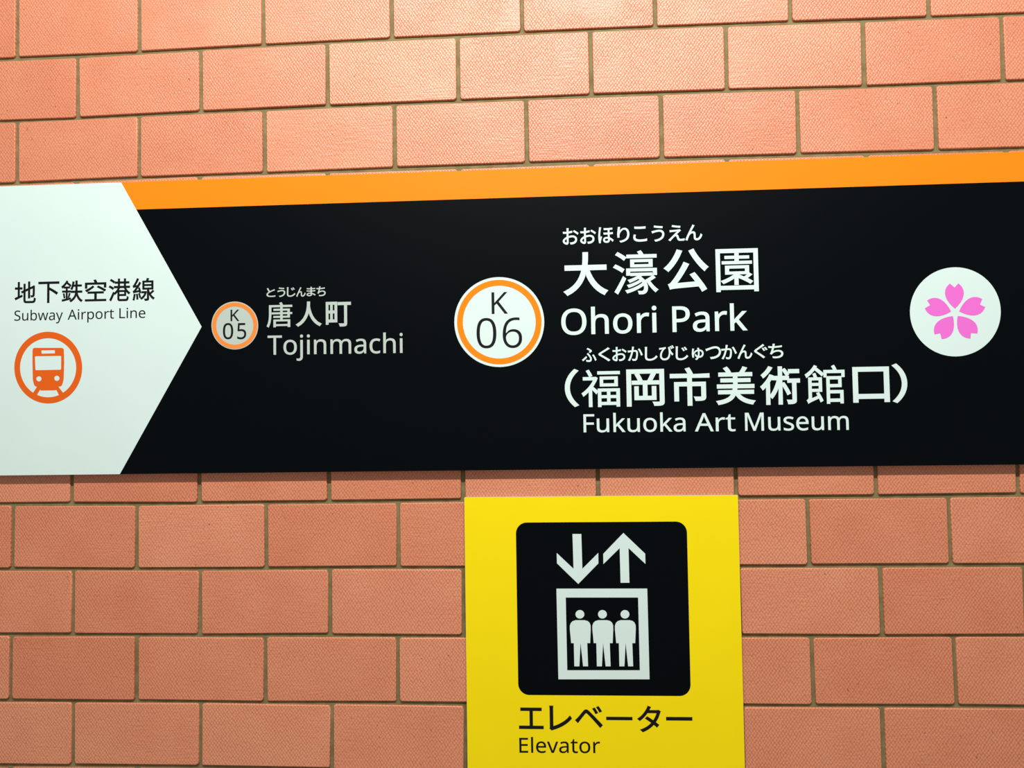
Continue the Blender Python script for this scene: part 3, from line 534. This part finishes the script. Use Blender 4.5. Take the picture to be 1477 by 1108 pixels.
# measured unevenness of the joints in tenths of a millimetre: (half-brick column, joint) -> (right, down)
JOINT = {(0, 0): (20, 32), (1, 0): (14, 46), (2, 0): (4, 23), (3, 0): (-11, 12), (4, 0): (-27, -4), (5, 0): (-17, -12), (6, 0): (-13, -26), (7, 0): (-1, -17), (8, 0): (-11, -31), (9, 0): (22, -23), (10, 0): (-16, -25), (11, 0): (25, -13), (12, 0): (-28, -2), (13, 0): (6, 23), (14, 0): (-35, 20), (15, 0): (-9, 30), (0, 1): (34, 34), (1, 1): (12, 32), (2, 1): (8, 10), (3, 1): (-10, -6), (4, 1): (-5, -1), (5, 1): (-18, -13), (6, 1): (17, -13), (7, 1): (9, -20), (8, 1): (32, -10), (9, 1): (16, -26), (10, 1): (47, -18), (11, 1): (20, -18), (12, 1): (47, 0), (13, 1): (27, 10), (14, 1): (2, 18), (15, 1): (-26, 19), (0, 2): (39, 18), (2, 2): (12, 0), (3, 2): (-26, -16), (4, 2): (-2, -7), (5, 2): (-25, -6), (6, 2): (22, -14), (7, 2): (-5, 3), (8, 2): (32, -26), (9, 2): (-6, -3), (10, 2): (43, -21), (11, 2): (-9, -13), (12, 2): (38, -15), (13, 2): (5, 9), (14, 2): (13, 0), (15, 2): (-22, 11), (0, 7): (27, 19), (1, 7): (-42, 12), (2, 7): (-7, 37), (3, 7): (-35, 34), (4, 7): (13, 25), (5, 7): (-34, 16), (6, 7): (29, 26), (12, 7): (15, 19), (13, 7): (-16, 0), (14, 7): (-1, 4), (15, 7): (-42, -3), (0, 8): (22, 4), (1, 8): (-24, 13), (2, 8): (-9, 16), (3, 8): (-28, 20), (4, 8): (-5, 11), (5, 8): (-25, 6), (6, 8): (19, 0), (12, 8): (16, -7), (13, 8): (11, 5), (14, 8): (-8, -11), (0, 9): (8, 1), (1, 9): (0, -1), (2, 9): (-5, 12), (3, 9): (-21, 9), (4, 9): (-24, 13), (5, 9): (-32, -1), (6, 9): (8, 8), (7, 9): (-24, 14), (12, 9): (28, 1), (13, 9): (16, -7), (14, 9): (2, -20), (0, 10): (20, -4), (1, 10): (24, 0), (2, 10): (0, -8), (3, 10): (-20, -7), (4, 10): (-11, -1), (5, 10): (-18, -1), (6, 10): (-18, -9), (7, 10): (-9, -3), (12, 10): (15, -17), (13, 10): (-32, -14), (14, 10): (2, -28), (1, 11): (-16, -48), (3, 11): (-4, -58)}
def joint(i, j):
    """crossing number i (half bricks) on the horizontal joint number j, in wall coordinates (x, z)"""
    dx = dz = 0.0
    if (i, j) in JOINT:
        dx, dz = JOINT[i, j]
    else:
        near = sorted((abs(a - i) + 2 * abs(b - j), a, b) for a, b in JOINT if abs(a - i) <= 2 and abs(b - j) <= 3 and (a - i) % 2 == 0 or (abs(a - i) <= 1 and b == j))[:2]
        if near:
            dz = sum(JOINT[a, b][1] for _, a, b in near) / len(near)
            if near[0][1] == i: dx = JOINT[near[0][1], near[0][2]][0]
    return Vector((i * ROW + dx * 1e-4, Z0 - (j * ROW + dz * 1e-4)))

rnd = random.Random(4)
def place_brick(i, j):
    """brick between vertical joints i and i+2, between horizontal joints j and j+1"""
    a, b, c, d = joint(i, j), joint(i + 2, j), joint(i, j + 1), joint(i + 2, j + 1)
    ctr = (a + b + c + d) / 4
    w = ((b.x - a.x) + (d.x - c.x)) / 2 - GAPX
    h = ((a.y - c.y) + (b.y - d.y)) / 2 - GAPZ
    tilt = math.atan2((b.y - a.y) + (d.y - c.y), (b.x - a.x) + (d.x - c.x))
    return ctr, w + rnd.uniform(-1, 1) * 0.0006, h + rnd.uniform(-1, 1) * 0.0004, tilt
count = 0
far = []
for j in range(-8, 19):
    par = 0 if j % 2 else 1
    start = 1 if (j % 2 == 0) else 0          # rows alternate by half a brick
    for i in range(-17 + (0 if start else 1), 32, 2):
        x_mid = (i + 1) * ROW
        if -5 <= i <= 17 and -5 <= j <= 15:
            ctr, w, h, tilt = place_brick(i, j)
            o = bpy.data.objects.new('brick', BRICKS[rnd.randrange(5)])
            COL.objects.link(o)
            o.parent = wall
            o.location = (ctr.x, rnd.uniform(-0.0003, 0.0003), ctr.y)
            o.rotation_euler = (rnd.uniform(-1, 1) * 0.0025, -tilt, rnd.uniform(-1, 1) * 0.0012)
            o.scale = (w / BW0, 1, h / BH0)
            count += 1
        elif X0W + 0.12 < x_mid < X1W - 0.12:
            far.append((x_mid, Z0 - (j + 0.5) * ROW))
# the courses beyond the picture, joined
vs, fs = [], []
gv, gf = brick_geometry(9)
for x, z in far:
    if z < 0.06: continue
    k = len(vs)
    vs += [(x + a, b, z + c) for a, b, c in gv]
    fs += [tuple(q + k for q in f) for f in gf]
me = bpy.data.meshes.new('brick_courses'); me.from_pydata(vs, [], fs)
bm = bmesh.new(); bm.from_mesh(me); bmesh.ops.recalc_face_normals(bm, faces=bm.faces)
for f in bm.faces:
    if len(f.verts) > 4 and f.normal.y > 0: f.normal_flip()
bm.to_mesh(me); bm.free()
oc = link('brick_courses', me, M_BRICK, wall)
oc['kind'] = 'stuff'

# ------------------------------------------------------------------ direction sign (long panel)
D = 0.014            # how far its face stands off the tiles
T = 0.00025          # thickness of each vinyl sheet
ZT, ZB, ZS = Z0 - 0.2410, Z0 - 0.7547, Z0 - 0.2903
XL, XR = -0.62, 2.46
sign = bpy.data.objects.new('direction_sign', None); COL.objects.link(sign)
sign.location = (0.85, 0, (ZT + ZB) / 2)
PW['direction_sign'] = (0.85, 0.0, (ZT + ZB) / 2)
tag(sign, 'long black station sign with orange top stripe and white arrow end above the yellow sign', 'sign')
def rect(x0, z0, x1, z1): return [(x0, z0), (x1, z0), (x1, z1), (x0, z1)]
plate('panel', [rect(XL, ZB, XR, ZT)], D - 3 * T, D - 3 * T - 0.0002, M_EDGE, sign)
APEX = (0.3523, Z0 - 0.5002)
XA = 0.2062
xs = XA + (APEX[0] - XA) * (ZT - ZS) / (ZT - APEX[1])
F0 = D - 2 * T
black = plate('black_field', [[(xs, ZS), (XR, ZS), (XR, ZB), (XA, ZB), APEX]], F0, T, M_BLACK, sign)
plate('orange_stripe', [[(XA, ZT), (XR, ZT), (XR, ZS), (xs, ZS)]], F0, T, M_STRIPE, sign)
plate('white_arrow_field', [[(XL, ZT), (XA, ZT), APEX, (XA, ZB), (XL, ZB)]], F0, T, M_WHITE, sign)
F1, F2, F3 = F0 + T, F0 + 2 * T, F0 + 3 * T

def text_part(contours, front, mat, parent, label=None):
    o = plate('lettering', contours, front, T, mat, parent, nonzero=True)
    if label: o['label'] = label
    return o

# line name on the white end
s, ox, oy = 5.275, 0, 390
text_part(boxed([('地', 110, 272, 85, 250), ('下', 290, 450, 85, 248), ('鉄', 465, 630, 75, 243), ('空', 645, 808, 68, 235),
                 ('港', 825, 992, 62, 235), ('線', 1007, 1178, 57, 232)], s, ox, oy, D, 12), F1, M_INK, sign, 'black Japanese line name on white')
for w_, x0, y0, x1, y1 in (('Subway', 108, 383, 477, 377), ('Airport', 514, 376, 866, 366), ('Line', 907, 364, 1105, 361)):
    text_part(word(w_, s, ox, oy, x0, y0, x1, y1, 76, D, 1), F1, M_INK, sign, 'small black word ' + w_)
# train symbol
tr = plate('train_symbol', [px_circle(366 / s, oy + 740 / s, 258 / s, 273 / s, D), px_circle(365 / s, oy + 741 / s, 214 / s, 225 / s, D)], F1, T, M_TRAIN, sign)
tr['label'] = 'orange train in a ring'
body = round_poly(px_poly([(247, 590), (484, 590), (487, 700), (483, 835), (468, 882), (437, 884), (430, 912), (303, 914), (296, 886), (264, 884), (249, 840), (246, 700)], D, s, 0, oy), 0.0045)
plate('train_front', [body,
      px_poly([(314, 608), (416, 606), (417, 632), (315, 634)], D, s, 0, oy),
      round_poly(px_poly([(264, 653), (465, 650), (464, 756), (268, 760)], D, s, 0, oy), 0.0022),
      px_circle(295 / s, oy + 825 / s, 20 / s, 20 / s, D, 24), px_circle(432 / s, oy + 821 / s, 20 / s, 20 / s, D, 24)], F1, T, M_TRAIN, tr)
for q in ([(285, 880), (305, 905), (278, 952), (242, 944)], [(437, 878), (425, 905), (449, 952), (486, 941)]):
    plate('track_rail', [px_poly(q, D, s, 0, oy)], F1 - 0.0001, T, M_TRAIN, tr)

# station badges
def badge(cx, cy, R, w_ring, w_rim, base, ring, chars, label):
    b = plate('station_badge', [px_circle(cx, cy, R[0], R[1], D)], F1, T, base, sign)
    b['label'] = label
    kx = (R[0] - w_rim) / R[0]; ky = (R[1] - w_rim) / R[1]
    k2x = (R[0] - w_rim - w_ring) / R[0]; k2y = (R[1] - w_rim - w_ring) / R[1]
    plate('ring', [px_circle(cx, cy, R[0] * kx, R[1] * ky, D), px_circle(cx, cy, R[0] * k2x, R[1] * k2y, D)], F2, T, ring, b)
    text_part(chars, F2, M_INK, b)
s, ox, oy = 4.923, 300, 400
def lat(ch, x0, x1, y0, y1, bold):
    return boxed([(ch, x0, x1, y0, y1)], s, ox, oy, D, bold)
badge(300 + 190 / s, 400 + 342.5 / s, (166 / s, 170 / s), 28 / s, 6 / s, M_GREY, M_RING,
      lat('K', 160, 222, 230, 311, 6) + lat('0', 106, 179, 325, 440, 6) + lat('5', 207, 271, 325, 440, 6), 'small grey circle numbered K 05 with orange ring')
text_part(boxed([('と', 415, 478, 76, 140), ('う', 492, 548, 72, 140), ('じ', 560, 620, 70, 138), ('ん', 626, 693, 70, 138),
                 ('ま', 700, 764, 68, 134), ('ち', 770, 835, 64, 134)], s, ox, oy, D, 14), F1, M_GREY, sign, 'grey phonetic lettering')
text_part(boxed([('唐', 415, 598, 177, 356), ('人', 622, 808, 172, 350), ('町', 836, 1015, 173, 350)], s, ox, oy, D, 18), F1, M_GREY, sign, 'grey Japanese station name')
text_part(word('Tojinmachi', s, ox, oy, 423, 551, 1383, 537, 137, D, 4), F1, M_GREY, sign, 'grey station name Tojinmachi')

s, ox, oy = 6.925, 640, 380
badge(640 + 555 / s, 380 + 586 / s, (449 / s, 449 / s), 58 / s, 27 / s, M_WHITE, M_STRIPE,
      lat('K', 478, 640, 287, 503, 0) + lat('0', 328, 526, 545, 848, -6) + lat('6', 589, 782, 540, 845, -6), 'large white circle numbered K 06 with orange ring')
s, ox, oy = 4.765, 800, 315
text_part(boxed([('お', 55, 165, 67, 180), ('お', 175, 284, 64, 175), ('ほ', 300, 405, 60, 170), ('り', 430, 514, 58, 166),
                 ('こ', 540, 635, 55, 160), ('う', 666, 754, 48, 160), ('え', 780, 893, 45, 156), ('ん', 897, 1015, 42, 152)], s, ox, oy, D, 14),
          F1, M_WHITE, sign, 'white phonetic lettering above the large name')
text_part(boxed([('大', 57, 367, 232, 531), ('濠', 401, 712, 220, 523), ('公', 748, 1060, 208, 507), ('園', 1108, 1400, 208, 504)], s, ox, oy, D, 21),
          F1, M_WHITE, sign, 'large white Japanese park name')
for w_, x0, y0, x1, y1, cap in (('Ohori', 47, 802, 703, 784, 178), ('Park', 811, 782, 1328, 770, 177)):
    text_part(word(w_, s, ox, oy, x0, y0, x1, y1, cap, D, 10), F1, M_WHITE, sign, 'large white word ' + w_)
s, ox, oy = 5.470, 800, 485
s2 = 260 * 5.470
text_part(boxed([('ふ', 215, 330, 92, 203), ('く', 345, 440, 88, 199), ('お', 455, 568, 85, 197), ('か', 577, 695, 82, 195),
                 ('し', 712, 812, 84, 193), ('び', 825, 943, 72, 190), ('じ', 955, 1054, 80, 189), ('ゅ', 1083, 1176, 92, 188),
                 ('つ', 1190, 1313, 80, 181), ('か', 1315, 1438, 68, 182),
                 ('ん', 20 + s2, 138 + s2, 65, 179), ('ぐ', 152 + s2, 258 + s2, 61, 175), ('ち', 265 + s2, 382 + s2, 59, 174)], s, ox, oy, D, 14),
          F1, M_WHITE, sign, 'white phonetic lettering above the museum name')
text_part(boxed([('（', 80, 192, 258, 560), ('福', 210, 517, 262, 559), ('岡', 567, 866, 260, 554), ('市', 910, 1224, 245, 549),
                 ('美', 1270, 163 + s2, 238, 542), ('術', 198 + s2, 515 + s2, 234, 541), ('館', 552 + s2, 868 + s2, 226, 534),
                 ('口', 930 + s2, 1220 + s2, 241, 523), ('）', 1240 + s2, 1361 + s2, 214, 528)], s, ox, oy, D, 19),
          F1, M_WHITE, sign, 'white Japanese museum name in brackets')
for w_, x0, y0, x1, y1 in (('Fukuoka', 229, 759, 1034, 752), ('Art', 1107, 752, 1428, 749), ('Museum', 82 + s2, 747, 900 + s2, 739)):
    text_part(word(w_, s, ox, oy, x0, y0, x1, y1, 143, D, 5), F1, M_WHITE, sign, 'white word ' + w_)

# blossom badge
s, ox, oy = 7.3875, 1300, 375
fb = plate('blossom_badge', [px_circle(1300 + 577 / s, 375 + 553 / s, 484 / s, 475 / s, D)], F1, T, M_WHITE, sign)
fb['label'] = 'white circle with a pink blossom'
C0 = on_plane(1300 + 574 / s, 375 + 562 / s, D)
U = (on_plane(1300 + 1074 / s, 375 + 562 / s, D) - C0).length / 500
half = [(0, 45), (34, 78), (62, 113), (84, 150), (97, 187), (101, 220), (97, 252), (84, 283), (68, 304), (46, 325), (4, 280)]
petal = half + [(-x, y) for x, y in reversed(half[1:-1])]
for k in range(5):
    a = -2 * math.pi * k / 5
    o = plate('petal', [[(C0.x + U * (x * math.cos(a) - y * math.sin(a)), C0.y + U * (x * math.sin(a) + y * math.cos(a))) for x, y in petal]], F2, T, M_PINK, fb)

# ------------------------------------------------------------------ elevator sign
E = 0.007
EX0, EX1, EZT, EZB = 0.8078, 1.2662, Z0 - 0.8006, Z0 - 1.2700
el = bpy.data.objects.new('elevator_sign', None); COL.objects.link(el)
el.location = ((EX0 + EX1) / 2, 0, (EZT + EZB) / 2)
PW['elevator_sign'] = tuple(el.location)
tag(el, 'yellow elevator sign with black pictogram square below the long black sign', 'sign')
plate('panel', [round_rect(EX0, EZB, EX1, EZT, 0.0012, 3)], E - T, E - T - 0.0002, M_EDGE, el)
plate('yellow_face', [round_rect(EX0 + 0.0002, EZB + 0.0002, EX1 - 0.0002, EZT - 0.0002, 0.0012, 3)], E, T, M_YELLOW, el)
G1, G2 = E + T, E + 2 * T
c = px_poly([(743.3, 753.2), (990.6, 753.0), (996.3, 1003.7), (748.3, 1002.9)], E)
bx0, bx1 = (c[0][0] + c[3][0]) / 2, (c[1][0] + c[2][0]) / 2
bz1, bz0 = (c[0][1] + c[1][1]) / 2, (c[2][1] + c[3][1]) / 2
pg = plate('pictogram_panel', [round_rect(bx0, bz0, bx1, bz1, 0.0185, 8)], G1, T, M_BLACK, el)
s, ox, oy = 5.275, 730, 740
plate('down_arrow', [px_poly([(505, 160), (572, 160), (580, 425), (701, 304), (702, 383), (549, 540), (387, 383), (385, 304), (513, 425)], E, s, ox, oy)], G2, T, M_WHITE, pg)
plate('up_arrow', [px_poly([(892, 152), (1058, 310), (1060, 388), (931, 267), (938, 531), (871, 531), (864, 267), (740, 389), (739, 311)], E, s, ox, oy)], G2, T, M_WHITE, pg)
s, ox, oy = 7.3875, 790, 840
plate('car_frame', [px_poly([(93, 68), (1060, 67), (1085, 1033), (114, 1033)], E, s, ox, oy), px_poly([(192, 162), (963, 162), (982, 938), (208, 938)], E, s, ox, oy)], G2, T, M_WHITE, pg)
man = [(250, 648), (236, 500), (236, 462), (246, 434), (266, 414), (298, 404), (390, 404), (424, 412), (445, 430), (457, 458), (458, 500),
       (452, 648), (421, 648), (430, 895), (377, 895), (350, 645), (337, 895), (284, 895), (278, 648)]
for k in range(3):
    dx = 240 * k
    fg = plate('figure', [px_poly([(x + dx, y) for x, y in man], E, s, ox, oy),
                          px_circle(ox + (343 + dx) / s, oy + 341 / s, 47 / s, 45 / s, E, 32)], G2, T, M_WHITE, pg)
s, ox, oy = 5.093, 730, 1000
text_part(boxed([('エ', 94, 275, 106, 263), ('レ', 317, 484, 92, 275), ('ベ', 505, 710, 94, 255), ('ー', 735, 928, 172, 200),
                 ('タ', 962, 1138, 92, 287), ('ー', 1175, 1368, 173, 203)], s, ox, oy, E, 16), G1, M_INK, el, 'black Japanese word for elevator')
text_part(word('Elevator', s, ox, oy, 98, 437, 692, 440, 109, E, 4), G1, M_INK, el, 'black word Elevator')
